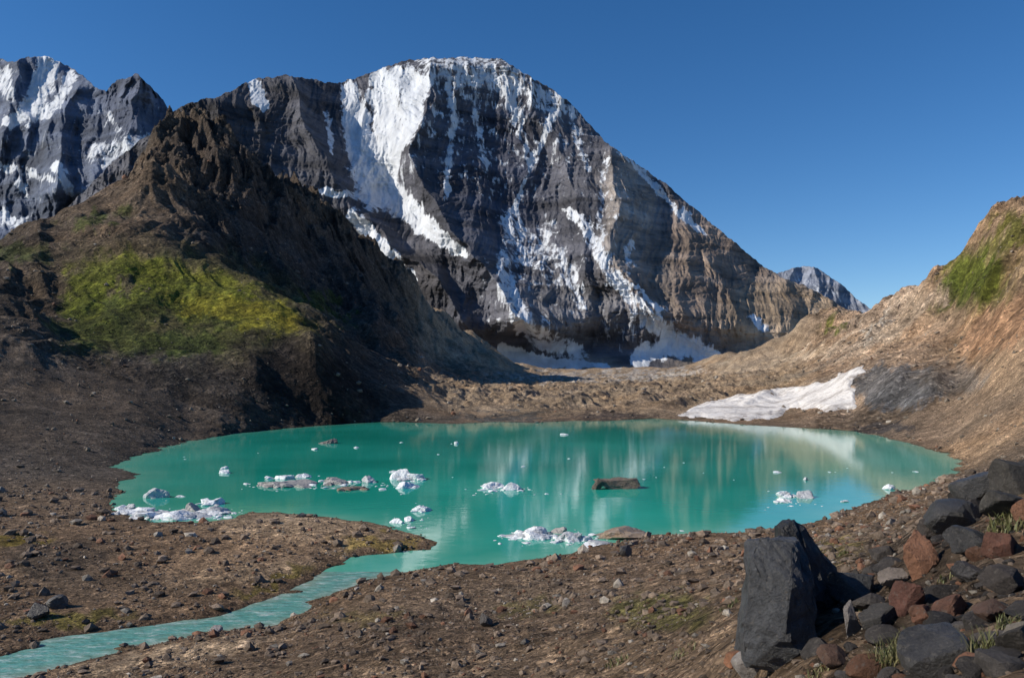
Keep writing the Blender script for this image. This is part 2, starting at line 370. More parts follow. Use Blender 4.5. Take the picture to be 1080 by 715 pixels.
isL=(Ucen<440)&(Ycen>300); isR=(Ucen>860)&(Ycen>300)
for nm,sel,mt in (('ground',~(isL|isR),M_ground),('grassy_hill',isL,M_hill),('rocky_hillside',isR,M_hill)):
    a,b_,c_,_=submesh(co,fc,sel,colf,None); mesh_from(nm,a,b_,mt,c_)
print('ground',time.time()-T0)

# glacier tongue: skin of dirty ice lying on the valley side
gp=np.array([(716,438),(735,427),(775,417),(830,409),(868,403),(892,392),(912,385),(910,392),(898,402),(902,412),(903,430),(880,434),(840,430),(815,441),(770,444)])
def in_poly(px,py,x,y):
    ins=np.zeros(x.shape,bool); d2=np.full(x.shape,1e9); n=len(px)
    for i in range(n):
        ax,ay,bx,by=px[i],py[i],px[(i+1)%n],py[(i+1)%n]
        ex,ey=bx-ax,by-ay; t=np.clip(((x-ax)*ex+(y-ay)*ey)/(ex*ex+ey*ey),0,1)
        d2=np.minimum(d2,(x-ax-t*ex)**2+(y-ay-t*ey)**2)
        if ay!=by:
            c=((ay>y)!=(by>y)); ins^=c&(x<(bx-ax)*(y-ay)/(by-ay)+ax)
    d=np.sqrt(d2); return np.where(ins,d,-d)
rr=(Yr>330)&(Yr<720); cc=(us>690)&(us<930)
sub=np.ix_(rr,cc)
ud=UU[sub]; vd=VV[sub]
vsm=blur(vd,6)
gd_=in_poly(gp[:,0],gp[:,1],ud+perlin(ud/9,vsm/5,5)*4+perlin(ud/3,vsm/2,8)*1.5,vsm+perlin(ud/14,vsm/6,6)*2.5)
zz=blur(Z[sub],4)-0.35+np.clip(gd_+1,-2,5)*0.34
gco=np.stack([XX[sub],YY[sub],zz],-1).reshape(-1,3)
gf=grid_faces(rr.sum(),cc.sum()); ok=(gd_>-1.5).ravel()[gf].all(1)
M_ice,nt,b=newmat('dirty_glacier_ice')
g=N(nt,'ShaderNodeNewGeometry').outputs['Position']
mp=N(nt,'ShaderNodeMapping'); mp.inputs['Scale'].default_value=(0.35,1,1); mp.inputs['Rotation'].default_value=(0,0,math.radians(-35)); nt.links.new(g,mp.inputs[0])
f=noise(nt,mp.outputs[0],0.05,12,0.75); f2=noise(nt,g,0.4,8,0.75)
c=mixc(nt,maprange(nt,math_(nt,'ADD',f,math_(nt,'MULTIPLY',math_(nt,'SUBTRACT',f2,0.5),0.5)),0.36,0.54,0,1),(0.30,0.26,0.23),(0.78,0.75,0.72))
nt.links.new(c,b.inputs['Base Color']); b.inputs['Roughness'].default_value=0.8
nt.links.new(bump(nt,noise(nt,g,0.15,12,0.7),2.0),b.inputs['Normal'])
a,b_,_,_=submesh(gco,gf,ok,None,None); mesh_from('glacier',a,b_,M_ice)

# ------------------------------------------------------------------ MOUNTAIN SHEETS
def stroke(u,v,pts,widths,soft=1.0):
    best=np.zeros(u.shape)
    for i in range(len(pts)-1):
        ax,ay=pts[i];bx,by=pts[i+1];ex,ey=bx-ax,by-ay
        t=np.clip(((u-ax)*ex+(v-ay)*ey)/(ex*ex+ey*ey+1e-6),0,1)
        w=widths[i]*(1-t)+widths[i+1]*t
        d=np.sqrt((u-ax-t*ex)**2+(v-ay-t*ey)**2)/np.maximum(w,0.5)
        best=np.maximum(best,1-sstep(0.4,1.7,d))
    return best
def mountain(name,ridge,vbot,depth_ctrl,ribs,snow,paint,base,nu,nv,mat,jag=3,ribamp=0.03,seed=0,snowbase=0.0,bands=0.002,dust=(),apron=None):
    ridge=np.array(ridge,float); u=np.linspace(ridge[0,0],ridge[-1,0],nu)
    rv=np.interp(u,ridge[:,0],ridge[:,1])
    rv=rv+perlin(u/14,u*0+seed,seed)*jag+perlin(u/5,u*0+seed,seed+1)*jag*0.6+perlin(u/2.1,u*0+3,seed+2)*jag*0.3
    t=np.linspace(0,1,nv)[:,None]
    Ug=np.repeat(u[None],nv,0); Vg=rv[None]*(1-t)+vbot*t
    ev=rbf_fit([(a/100,b/100) for a,b,_ in depth_ctrl],np.array([c for _,_,c in depth_ctrl],float))
    D=ev(Ug/100,Vg/100)
    D=D.copy()
    scale=D.mean()
    wx=Ug+fbm(Ug/60,Vg/60,3,seed+5)*16; wy=Vg+fbm(Ug/60+9,Vg/60,3,seed+6)*14
    # talus and avalanche cones smooth the relief at the foot
    rel=1.0 if apron is None else 1-0.8*sstep(apron[0],apron[1],wy)
    for pts,wl,wr,amp in ribs:
        pts=np.array(pts,float)
        c=np.interp(wy,pts[:,1],pts[:,0]); fade=sstep(pts[0,1]-15,pts[0,1]+10,wy)*(1-sstep(pts[-1,1]-20,pts[-1,1]+25,wy))
        d=wx-c
        D-=amp*fade*np.where(d<0,np.exp(-(-d/wl)),np.exp(-(d/wr)))
    D-=rel*ribamp*scale*(fbm(wx/55,wy/170,3,seed+10,0.5,True))
    D-=rel*ribamp*0.42*scale*(fbm(wx/17,wy/60,4,seed+14,0.55,True))
    D-=rel*ribamp*0.16*scale*(fbm(wx/6,wy/10,4,seed+19,0.6,True))
    zz=(wy+0.22*(wx-500)*-1)
    ph=zz/7.5+fbm(Ug/40,Vg/40,2,seed+30)*1.2
    D+=rel*bands*scale*((ph%1.0)-0.5)*(0.6+0.6*perlin(Ug/50,Vg/30,seed+33))
    X=(Ug-U0)*D/F; Zm=H+(V0-Vg)*D/F
    S_=np.full(Ug.shape,float(snowbase))
    su=Ug+fbm(Ug/12,Vg/16,4,seed+40,0.6)*7; sv=Vg+fbm(Ug/12+4,Vg/16,4,seed+41,0.6)*8
    for (du,dv,dru,drv,da) in dust:
        d=np.sqrt(((wx-du)/dru)**2+((wy-dv)/drv)**2); S_=np.maximum(S_,da*(1-sstep(0.5,1.2,d)))
    for pts,w,a in snow: S_=np.maximum(S_,a*stroke(su,sv,pts,w if isinstance(w,(list,tuple)) else [w]*len(pts)))
    colm=np.empty(Ug.shape+(3,)); colm[:]=base
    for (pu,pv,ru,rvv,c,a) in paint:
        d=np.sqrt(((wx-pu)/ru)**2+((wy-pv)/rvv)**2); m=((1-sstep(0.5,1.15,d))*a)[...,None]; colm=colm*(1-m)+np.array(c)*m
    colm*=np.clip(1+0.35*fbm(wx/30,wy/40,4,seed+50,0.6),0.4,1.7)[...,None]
    kb=14; f=np.linspace(1,0.05,kb)[:,None]
    Yb=D[0][None]+(1-f)**0.8*scale*0.45; Zb_=H+(Zm[0][None]-H)*f
    Xb=X[0][None]+0*Yb
    Xa=np.vstack([Xb[::-1][:-1],X]); Ya=np.vstack([Yb[::-1][:-1],D]); Za=np.vstack([Zb_[::-1][:-1],Zm])
    Sa=np.vstack([np.repeat(S_[:1],kb-1,0),S_]); Ca=np.concatenate([np.repeat(colm[:1],kb-1,0),colm],0)
    cm=np.stack([Xa,Ya,Za],-1).reshape(-1,3)
    return mesh_from(name,cm,grid_faces(Xa.shape[0],nu,flip=True),mat,Ca.reshape(-1,3),{'snow':Sa.ravel()})

M_mtn=mountain_mat('mountain_rock_and_snow',0.022,0.016,30)
M_far=mountain_mat('far_rock_and_snow',0.010,0.006,60)
hazy_rock=(0.098,0.100,0.120)  # grey rock with the aerial blue tint mixed into its colour
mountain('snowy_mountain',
 [(60,230),(120,170),(160,140),(180,120),(200,108),(225,104),(245,95),(262,86),(280,82),(300,80),(330,84),(355,88),(385,80),(410,69),(440,62),(470,62),(490,60),(515,62),(530,63),(545,73),(575,90),(600,107),(625,135),(645,155),(670,172),(700,192),(718,208),(750,235),(775,256),(800,277),(825,293),(850,302),(880,318),(910,340),(960,380)],
 412,
 [(60,230,3000),(60,400,1900),(200,108,3100),(200,250,2500),(200,400,2000),(270,82,3500),(300,180,3000),(300,260,2600),(300,400,2100),(360,90,3800),(400,200,3350),(400,300,2700),(400,400,2200),
  (450,62,3950),(450,150,3500),(470,250,3000),(480,400,2250),(530,63,4000),(540,150,3600),(550,250,3200),(560,320,2800),(560,400,2350),(640,150,3750),(640,250,3150),(650,330,2750),(650,400,2350),
  (720,208,3650),(720,280,3100),(720,400,2400),(800,277,3400),(800,340,2900),(800,400,2500),(880,318,3200),(880,400,2600),(960,380,3000),(960,412,2700)],
 [([(452,60),(440,110),(434,150),(446,200),(480,245),(520,290),(560,350)],35,85,420),
  ([(640,150),(644,200),(652,250),(668,300),(690,345)],34,60,240),
  ([(300,80),(330,140),(352,190),(400,240),(450,290),(500,350)],40,18,250),
  ([(530,65),(560,110),(590,160),(612,230),(625,300)],22,45,130),
  ([(700,192),(725,240),(760,300),(790,350)],40,70,90),
  ([(225,104),(240,150),(270,200),(300,260)],30,40,160)],
 [([(268,90),(278,115)],[8,5],1.1),
  ([(368,95),(376,130),(388,170),(398,200)],[9,15,18,20],1.0),([(400,85),(430,82),(446,90)],[10,12,10],1.0),([(405,100),(410,140),(408,180)],[16,17,15],1.05),([(438,92),(434,120),(424,150)],[12,12,8],1.1),
  ([(398,195),(425,218),(455,242),(490,270)],[18,14,9,4],1.0),
  ([(380,205),(350,205),(338,200)],[6,4,3],0.8),
  ([(372,228),(395,255),(415,275),(436,298)],[7,10,9,4],1.0),
  ([(455,72),(500,75),(545,85),(575,105)],[16,20,18,12],0.64),
  ([(470,75),(478,120),(474,170),(470,210)],[7,5,4,3],0.66),([(500,80),(505,130),(512,180)],[7,5,4],0.62),([(530,80),(548,130),(556,165)],[9,6,4],0.66),
  ([(590,105),(575,140),(558,180),(545,215),(538,235)],[9,5,4,3,4],0.74),([(600,110),(612,150),(620,180)],[8,6,4],0.6),
  ([(640,165),(635,200),(632,240),(640,280)],[6,4,4,4],0.6),
  ([(538,230),(548,262),(590,268)],[12,20,10],0.66),([(530,270),(535,310),(555,345),(590,368),(615,378)],[7,12,12,12,12],0.70),
  ([(575,240),(600,285),(612,320)],[12,12,8],0.52),
  ([(600,220),(618,240),(632,265),(655,300),(672,325),(700,350),(740,372)],[4,7,8,8,9,11,13],0.76),
  ([(530,368),(560,382),(600,384),(640,386)],[7,8,6,4],1.0),([(672,378),(705,366),(725,366),(758,378)],[9,11,11,6],1.1),([(464,374),(486,380),(512,386)],[3,5,3],1.05),
  ([(655,160),(685,190),(705,215),(745,250)],[3,4,4,2],0.8),([(720,225),(742,247)],[5,3],0.9),([(795,335),(806,347)],[5,4],0.9),([(665,255),(660,290)],[4,5],0.6),
  ([(345,120),(350,160)],[4,3],0.6),([(700,345),(690,320),(668,300)],[5,4,3],0.75),([(375,70),(372,140)],[3,2],0.5)],
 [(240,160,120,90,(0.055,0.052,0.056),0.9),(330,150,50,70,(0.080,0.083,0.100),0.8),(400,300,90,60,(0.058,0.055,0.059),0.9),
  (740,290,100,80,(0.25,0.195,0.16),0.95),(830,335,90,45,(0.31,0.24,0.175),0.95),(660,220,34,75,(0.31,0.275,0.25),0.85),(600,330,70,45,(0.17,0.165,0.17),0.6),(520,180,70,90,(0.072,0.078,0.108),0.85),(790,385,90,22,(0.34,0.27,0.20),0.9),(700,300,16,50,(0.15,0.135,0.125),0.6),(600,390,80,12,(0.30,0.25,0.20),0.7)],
 hazy_rock,1150,480,M_mtn,jag=2.2,ribamp=0.022,seed=100,bands=0.005,apron=(335,378),
 dust=[(540,140,110,95,0.33),(560,300,70,80,0.30),(470,110,50,60,0.36),(640,230,50,90,0.24),(420,140,70,70,0.30),(680,350,70,40,0.26)])
mountain('distant_peak',
 [(-240,120),(-160,90),(-80,75),(0,62),(15,66),(30,60),(45,60),(55,62),(72,70),(90,82),(100,92),(112,96),(125,84),(146,78),(158,92),(172,105),(180,122),(200,150),(260,200),(330,230)],
 330,[(-240,120,7000),(-240,330,5000),(0,62,7200),(0,200,6000),(0,330,5000),(100,92,6800),(100,200,5800),(146,78,6600),(180,330,5000),(330,230,6500),(330,330,5500)],
 [([(20,60),(10,110),(0,160)],30,30,400),([(90,82),(70,120),(60,200)],30,40,500),([(146,78),(140,130),(130,220)],30,40,450)],
 [([(0,80),(10,100)],[12,8],0.7),([(50,68),(45,90),(30,115),(10,130)],[13,12,10,7],0.95),([(75,80),(60,110),(30,130)],[7,7,6],0.72),([(100,165),(130,160),(160,150)],[12,14,10],0.62),([(60,175),(75,205)],[6,4],0.85),([(0,175),(40,185),(60,190)],[6,5,4],0.6),([(0,230),(25,235)],[9,5],0.8),([(-200,110),(-100,100),(-20,90)],[20,25,20],0.7),([(110,120),(130,140)],[5,4],0.5),([(20,190),(28,205)],[6,5],0.55)],
 [(140,100,40,50,(0.08,0.095,0.14),0.9)],(0.11,0.133,0.19),560,260,M_far,jag=2.5,ribamp=0.027,seed=300,snowbase=0.18)  # blue of distant haze is painted into these rock colours
mountain('distant_ridge',
 [(780,330),(805,300),(818,290),(832,284),(848,280),(862,283),(876,292),(890,302),(903,315),(925,330),(960,350)],
 400,[(780,330,8000),(780,400,7000),(848,280,9000),(848,400,7400),(905,318,8600),(960,350,8200),(960,400,7600)],
 [([(850,280),(858,310),(865,360)],20,20,300)],
 [([(840,285),(850,300),(862,315)],[9,10,10],0.38),([(870,300),(885,312)],[6,6],0.35)],
 [],(0.20,0.22,0.27),240,120,M_far,jag=1.5,ribamp=0.015,seed=400,snowbase=0.15)  # base colour includes the bluish haze of distance
print('mountains',time.time()-T0)

# ------------------------------------------------------------------ WATER
def water_mat(name,base1,base2,shal,bscale,bd,rough,foam=0.0):
    m,nt,b=newmat(name)
    g=N(nt,'ShaderNodeNewGeometry').outputs['Position']
    f=noise(nt,g,0.012,5,0.55)
    c=mixc(nt,maprange(nt,f,0.35,0.65,0,1),base1,base2)
    sh=N(nt,'ShaderNodeAttribute',attribute_name='shallow').outputs['Fac']
    sh=math_(nt,'MULTIPLY',sh,maprange(nt,noise(nt,g,0.12,6,0.6),0.3,0.6,0.3,1.0))
    c=mixc(nt,sh,c,shal)
    if foam>0:
        mp=N(nt,'ShaderNodeMapping'); mp.inputs['Scale'].default_value=(0.5,1.0,1); mp.inputs['Rotation'].default_value=(0,0,math.radians(-20)); nt.links.new(g,mp.inputs[0])
        ff=maprange(nt,noise(nt,mp.outputs[0],0.8,9,0.85),0.51,0.66,0,foam)
        c=mixc(nt,ff,c,(0.66,0.72,0.70))
    nt.links.new(c,b.inputs['Base Color']); b.inputs['Roughness'].default_value=rough; b.inputs['IOR'].default_value=1.33
    mp=N(nt,'ShaderNodeMapping'); mp.inputs['Scale'].default_value=(0.5,1,1); nt.links.new(g,mp.inputs[0])
    n1=bump(nt,noise(nt,mp.outputs[0],bscale,4,0.5),bd)
    nt.links.new(n1,b.inputs['Normal']); return m
M_lake=water_mat('glacial_lake_water',(0.006,0.26,0.190),(0.030,0.44,0.335),(0.16,0.46,0.34),0.8,0.013,0.045)
M_riv=water_mat('meltwater_stream',(0.085,0.28,0.24),(0.13,0.34,0.30),(0.24,0.31,0.24),1.2,0.25,0.15,0.8)
def sheet(name,x0,x1,y0,y1,mat,n,w):
    xs=np.linspace(x0,x1,n); ys=np.linspace(y0,y1,n); X,Y=np.meshgrid(xs,ys); s=water_sd(X,Y)
    a=np.exp(-np.clip(-s,0,None)/w)
    return mesh_from(name,np.stack([X,Y,0*X],-1).reshape(-1,3),grid_faces(n,n),mat,None,{'shallow':a.ravel()})
sheet('lake',-230,300,82,440,M_lake,260,4.5)
sheet('river',-150,40,41,81.996,M_riv,160,0.9)

# ------------------------------------------------------------------ ROCKS / ICE
def ico(n):
    bm=bmesh.new(); bmesh.ops.create_icosphere(bm,subdivisions=n,radius=1); bm.verts.ensure_lookup_table()
    v=np.array([x.co[:] for x in bm.verts]); f=np.array([[q.index for q in x.verts] for x in bm.faces]); bm.free(); return v,f
ICO={n:ico(n) for n in (1,2,3,4,5)}
def rockshape(n,r,planes=14,hmin=0.55,disp=0.0):
    d=ICO[n][0]; nn=r.normal(size=(planes,3)); nn/=np.linalg.norm(nn,axis=1)[:,None]; h=r.uniform(hmin,1,planes)
    dt=d@nn.T; rad=np.where(dt>0.05,h/np.maximum(dt,0.05),9).min(1); rad=np.minimum(rad,1.35)
    v=d*rad[:,None]
    if disp>0:
        k=fbm(v[:,0]*2+v[:,2]*1.3+5,v[:,1]*2-v[:,2]*1.1,4,int(r.integers(100)))
        v=v+d*(disp*k)[:,None]
    return v
def rotz(v,a):
    c,s=math.cos(a),math.sin(a); return v@np.array([[c,s,0],[-s,c,0],[0,0,1]])
def rock_mat(name,rough=0.8,scale=3.0,bd=0.05,spec=0.3):
    m,nt,b=newmat(name)
    tc=N(nt,'ShaderNodeNewGeometry').outputs['Position']
    col=N(nt,'ShaderNodeVertexColor',layer_name='Col').outputs[0]
    f=noise(nt,tc,scale,10,0.7); c=scaled(nt,col,maprange(nt,f,0.3,0.7,0.4,1.7))
    v=noise(nt,tc,scale*6,5,0.6); c=mixc(nt,maprange(nt,v,0.56,0.70,0,0.6),c,(0.16,0.14,0.12))
    nt.links.new(c,b.inputs['Base Color']); b.inputs['Roughness'].default_value=rough; b.inputs['Specular IOR Level'].default_value=spec
    n1=bump(nt,noise(nt,tc,scale*0.9,12,0.7),bd*3.5); n2=bump(nt,noise(nt,tc,scale*8,6,0.7),bd*0.8,1,n1)
    nt.links.new(n2,b.inputs['Normal']); return m
M_rock=rock_mat('boulder_rock'); M_black=rock_mat('black_slate_rock',0.42,4.0,0.04,0.6)

def scatter(name,U,Y,size,cols,n=1,flat=0.65,sink=0.3,mat=M_rock):
    base,fb=ICO[n]; k=len(base); var=[rockshape(n,rng,9,0.45) for _ in range(24)]
    gz=ground_z(U,Y)
    keep=gz>-0.05; U,Y,size,cols,gz=U[keep],Y[keep],size[keep],cols[keep],gz[keep]; m=len(U)
    X=(U-U0)*Y/F; VA=np.array(var)
    vi=rng.integers(0,24,m); an=rng.uniform(0,6.28,m); sx=rng.uniform(0.7,1.3,m); sy=rng.uniform(0.7,1.2,m); sz=rng.uniform(flat*0.7,flat*1.4,m)
    v=VA[vi]*np.stack([sx,sy,sz],-1)[:,None,:]*(size*0.5)[:,None,None]
    ca,sa=np.cos(an)[:,None],np.sin(an)[:,None]
    allv=np.stack([v[:,:,0]*ca-v[:,:,1]*sa,v[:,:,0]*sa+v[:,:,1]*ca,v[:,:,2]],-1)
    allv[:,:,0]+=X[:,None]; allv[:,:,1]+=Y[:,None]; allv[:,:,2]+=(gz+size*0.5*flat*(1-2*sink))[:,None]
    F_=(fb[None]+(np.arange(m)*k)[:,None,None]).reshape(-1,3)
    return mesh_from(name,allv.reshape(-1,3),F_,mat,np.repeat(cols,k,0),smooth=False)
def rockcols(m,base,spread=0.35,red=0.12,light=0.1):
    c=np.array(base)[None]*rng.uniform(1-spread,1+spread*1.4,(m,1))*np.ones((m,3))
    r=rng.random(m)<red; c[r]=np.array((0.20,0.098,0.058))*rng.uniform(0.5,1.2,(r.sum(),1))
    r=rng.random(m)<light; c[r]=np.array((0.35,0.31,0.26))*rng.uniform(0.5,1.2,(r.sum(),1))
    return c
m=100000
U=rng.uniform(-60,1150,m); Y=np.exp(rng.uniform(math.log(4.5),math.log(140),m))
px=1.15*(rng.pareto(1.75,m)+1); px=np.minimum(px,13); cl_=fbm(U/60,np.log(Y)*5,4,seed=500,gain=0.65); k=rng.random(m)<np.clip(0.6+1.7*cl_,0.06,1)
U,Y,px=U[k],Y[k],px[k]
scatter('scattered_stones',U,Y,px*Y/F,rockcols(len(U),(0.145,0.108,0.080),0.5),1)
m=24000
U=rng.uniform(-40,1120,m); Y=np.exp(rng.uniform(math.log(135),math.log(900),m)); px=np.minimum(1.0*(rng.pareto(2.2,m)+1),7)
cl_=fbm(U/50,np.log(Y)*9,3,seed=510); k=(rng.random(m)<np.clip(0.5+1.6*cl_,0.05,1))&~((U>60)&(U<330)&(Y>340)&(Y<700)&(rng.random(m)<0.85)); U,Y,px=U[k],Y[k],px[k]
scatter('moraine_blocks',U,Y,px*Y/F,rockcols(len(U),(0.14,0.115,0.09),0.45,0.05),1)
m=1500
U=rng.uniform(860,1200,m); Y=np.exp(rng.uniform(math.log(4.6),math.log(15),m)); px=np.minimum(3.5*(rng.pareto(1.25,m)+1),36)
cl_=fbm(U/50,np.log(Y)*5,2,seed=520)
k=(rng.random(m)<sstep(850,1040,U+50*(Y<10))*0.8)&(cl_>-0.2); U,Y,px=U[k],Y[k],px[k]
scatter('rock_pile',U,Y,px*np.clip(Y,6,11)/F,rockcols(len(U),(0.050,0.044,0.041),0.5,0.18,0.05),3,0.7,0.42)
print('scatter',time.time()-T0)

def boulder(name,u,v,w,h,colr,mat,Y=None,seed=0,depth=0.9,planes=11,disp=0.05,n=5,z0=None,k=0.80):
    r=np.random.default_rng(seed)
    if Y is None: Y=find_Y(u,v)
    s=Y/F; sh=rockshape(n,r,planes,0.5,disp)
    sh=(sh-(sh.max(0)+sh.min(0))/2)/((sh.max(0)-sh.min(0))/2)
    sh=sh*np.array([w/2,w/2*depth,h/2*1.12])*s
    z=float(ground_z(u,Y)[0]) if z0 is None else z0
    c=sh+np.array([(u-U0)*Y/F,Y,z+h/2*s*k])
    return mesh_from(name,c,ICO[n][1],mat,np.tile(np.array(colr)[None],(len(c),1)),smooth=False)
def hull_boulder(name,pts,u,Y,colr,mat):
    bm=bmesh.new()
    for p in pts: bm.verts.new(p)
    bmesh.ops.convex_hull(bm,input=bm.verts)
    for v in [v for v in bm.verts if not v.link_faces]: bm.verts.remove(v)
    bmesh.ops.bevel(bm,geom=list(bm.edges),offset=0.010,segments=1,affect='EDGES')
    bmesh.ops.triangulate(bm,faces=bm.faces)
    bmesh.ops.subdivide_edges(bm,edges=bm.edges,cuts=6,use_grid_fill=True)
    bm.verts.ensure_lookup_table(); bm.normal_update()
    v=np.array([x.co[:] for x in bm.verts]); nn=np.array([x.normal[:] for x in bm.verts])
    # stepped fracture surfaces: quantised displacement leaves slabs and chips
    k=fbm(v[:,0]*2.6+v[:,1]*2,v[:,2]*2.6-v[:,1]*1.5,4,700,0.55); kq=np.round(k*5)/5*0.7+k*0.3
    st=fbm(v[:,0]*9+v[:,2]*6,v[:,1]*9-v[:,2]*2,3,720,0.6,True)
    v=v+nn*(kq*0.10+st*0.02)[:,None]
    f=np.array([[q.index for q in x.verts] for x in bm.faces if len(x.verts)==3])
    bm.free()
    z=float(ground_z(u,Y)[0]); v=v+np.array([(u-U0)*Y/F,Y,z])
    return mesh_from(name,v,f,mat,np.tile(np.array(colr)[None],(len(v),1)),smooth=False)
Yb=find_Y(828,690); s=Yb/F
q=lambda x,d,z:(x*s,d*s,z*s)
hull_boulder('black_boulder',[q(-44,-5,-15),(q(24,-20,-15)),q(-38,50,-10),q(30,50,-10),q(-42,0,35),q(-32,5,100),q(-24,10,120),q(8,0,117),q(14,0,112),q(20,10,120),q(26,-18,40),q(-10,-30,30),q(-2,-22,85),q(-28,40,108),q(20,40,112),q(24,0,90)],828,Yb,(0.060,0.062,0.068),M_black)
hull_boulder('black_boulder',[q(-30,0,-10),q(30,0,-10),q(-26,60,-10),q(40,50,-10),q(-24,10,100),q(-8,20,108),q(16,20,76),q(36,30,60),q(42,20,46),q(-20,45,95),q(10,-5,30)],852,Yb+0.6,(0.024,0.024,0.026),M_black)
BL=[(900,632,50,30,(0.05,0.05,0.05)),(968,608,36,50,(0.30,0.15,0.09)),(958,645,34,34,(0.13,0.06,0.045)),(1035,530,52,36,(0.05,0.048,0.047)),(1003,562,66,38,(0.045,0.043,0.042)),
(1060,545,50,30,(0.07,0.065,0.06)),(1030,585,52,30,(0.04,0.038,0.038)),(1055,585,36,26,(0.14,0.065,0.045)),(985,572,30,26,(0.06,0.05,0.045)),(925,662,46,24,(0.06,0.055,0.05)),
(990,708,88,50,(0.05,0.047,0.045)),(1005,650,40,26,(0.16,0.08,0.055)),(792,714,38,30,(0.30,0.27,0.25)),(774,702,22,16,(0.28,0.13,0.07)),(898,670,18,38,(0.20,0.18,0.17)),
(1072,520,44,36,(0.06,0.055,0.05)),(1060,625,44,30,(0.06,0.05,0.045)),(1045,655,36,24,(0.10,0.06,0.045)),(880,702,30,20,(0.12,0.07,0.05)),(1070,692,40,34,(0.07,0.06,0.05)),
(62,640,22,14,(0.05,0.045,0.04)),(40,652,26,16,(0.04,0.035,0.032)),(513,660,14,14,(0.05,0.04,0.035)),(660,586,14,12,(0.05,0.045,0.04)),(597,640,9,10,(0.3,0.27,0.24)),(228,668,12,9,(0.4,0.36,0.33)),
(940,620,30,22,(0.2,0.17,0.15)),(975,660,28,22,(0.17,0.08,0.05)),(1020,612,34,22,(0.05,0.045,0.045)),(930,590,24,16,(0.07,0.06,0.055))]
for i,(u,v,w,h,c) in enumerate(BL): boulder('boulder',u,v,w,h,c,M_black if c[0]<0.06 else M_rock,seed=900+i,depth=0.9,n=4)
# the rock standing in the lake
boulder('lake_rock',650,514,48,13,(0.15,0.12,0.095),M_rock,Y=H*F/114,seed=48,depth=0.6,planes=16,disp=0.18,n=5,z0=0,k=0.45)
boulder('lake_rock',631,515,16,14,(0.10,0.085,0.07),M_rock,Y=H*F/115.5,seed=46,depth=0.8,planes=9,disp=0.2,n=5,z0=0,k=0.5)

# icebergs
M_berg,nt,b=newmat('iceberg_ice')
g=N(nt,'ShaderNodeNewGeometry').outputs['Position']
colr=N(nt,'ShaderNodeVertexColor',layer_name='Col').outputs[0]
f=noise(nt,g,0.9,8,0.65); c=mixc(nt,maprange(nt,f,0.50,0.66,0,0.7),colr,(0.34,0.32,0.30))
nt.links.new(c,b.inputs['Base Color']); b.inputs['Roughness'].default_value=0.45
nt.links.new(bump(nt,noise(nt,g,1.5,8,0.65),0.35),b.inputs['Normal'])
white=(0.80,0.83,0.86); brown=(0.20,0.145,0.10); grey=(0.36,0.34,0.32)
def berg(name,u,v,w,h,k,c=white,seed=0):
    r=np.random.default_rng(seed); Y=H*F/(v-V0); s=Y/F; V=[];Fc=[];Cc=[];o=0
    W=w*s; Hh=h*s; X=(u-U0)*s; n=4
    for i in range(k):
        big=(i<max(1,k//3))
        sh=rockshape(n,r,12,0.55,0.22)
        f=1.0 if k==1 else (r.uniform(0.40,0.65) if big else r.uniform(0.14,0.30))
        px_=0 if k==1 else r.uniform(-0.5,0.5)*W*(1-f); py_=0 if k==1 else r.normal()*W*0.14
        hz=min(Hh,W*f*0.42)*(0.85 if big else r.uniform(0.35,0.7))
        sh=rotz(sh,r.uniform(0,6))*np.array([W*f*0.5/0.8,W*f*0.42/0.8,hz/0.85])
        sh[:,2]-=hz*0.15
        V.append(sh+np.array([X+px_,Y+py_,0])); Fc.append(ICO[n][1]+o); o+=len(sh)
        cc_=np.array(c)*(1 if r.random()<0.8 else 0.6); Cc.append(np.tile(cc_,(len(sh),1)))
    return mesh_from(name,np.vstack(V),np.vstack(Fc),M_berg,np.vstack(Cc),smooth=False)
bergs=[(298,504,36,12,3,white),(325,503,28,16,2,white),(305,513,70,5,7,grey),(176,524,34,9,3,white),(236,494,16,5,2,white),(236,499,18,4,3,white),(353,467,26,6,3,(0.16,0.14,0.12)),
(350,510,48,6,6,grey),(382,508,36,7,5,white),(372,516,44,4,5,brown),(433,506,38,13,6,white),(434,514,32,8,5,white),(520,515,34,8,4,white),(545,515,34,8,4,white),
(838,524,38,12,6,white),(826,528,16,14,2,white),(935,515,19,5,2,white),(442,539,28,8,4,white),(435,548,20,5,3,white),(793,563,18,7,2,white),
(650,564,64,8,6,(0.30,0.22,0.15)),(560,566,56,7,9,white),(600,569,50,7,8,white),(630,575,40,4,7,white),(590,563,30,6,4,grey),(545,562,18,6,3,white),
(140,541,44,6,8,white),(165,545,50,7,9,white),(195,545,64,7,9,white),(232,541,44,6,7,white),(215,532,38,7,6,white),(205,538,34,7,5,grey),(130,536,28,5,6,white),(645,576,34,4,4,(0.34,0.28,0.22)),
(415,498,12,3,2,white),(850,506,10,3,2,white),(480,468,10,3,2,white),(280,512,24,5,3,grey),(420,552,16,5,3,white)]
for i,(u,v,w,h,k,c) in enumerate(bergs): berg('iceberg',u,v,w,h,k,c,seed=1200+i)
V=[];Fc=[];o=0
r=np.random.default_rng(77)
cl=[(185,543,75,6,230),(600,568,70,7,130),(430,555,25,14,25),(320,512,70,6,50),(530,518,45,5,25),(835,530,40,6,25),(660,578,50,3,30),(500,500,350,35,16),(850,500,130,15,8),(250,480,120,10,5),(390,512,40,4,25)]
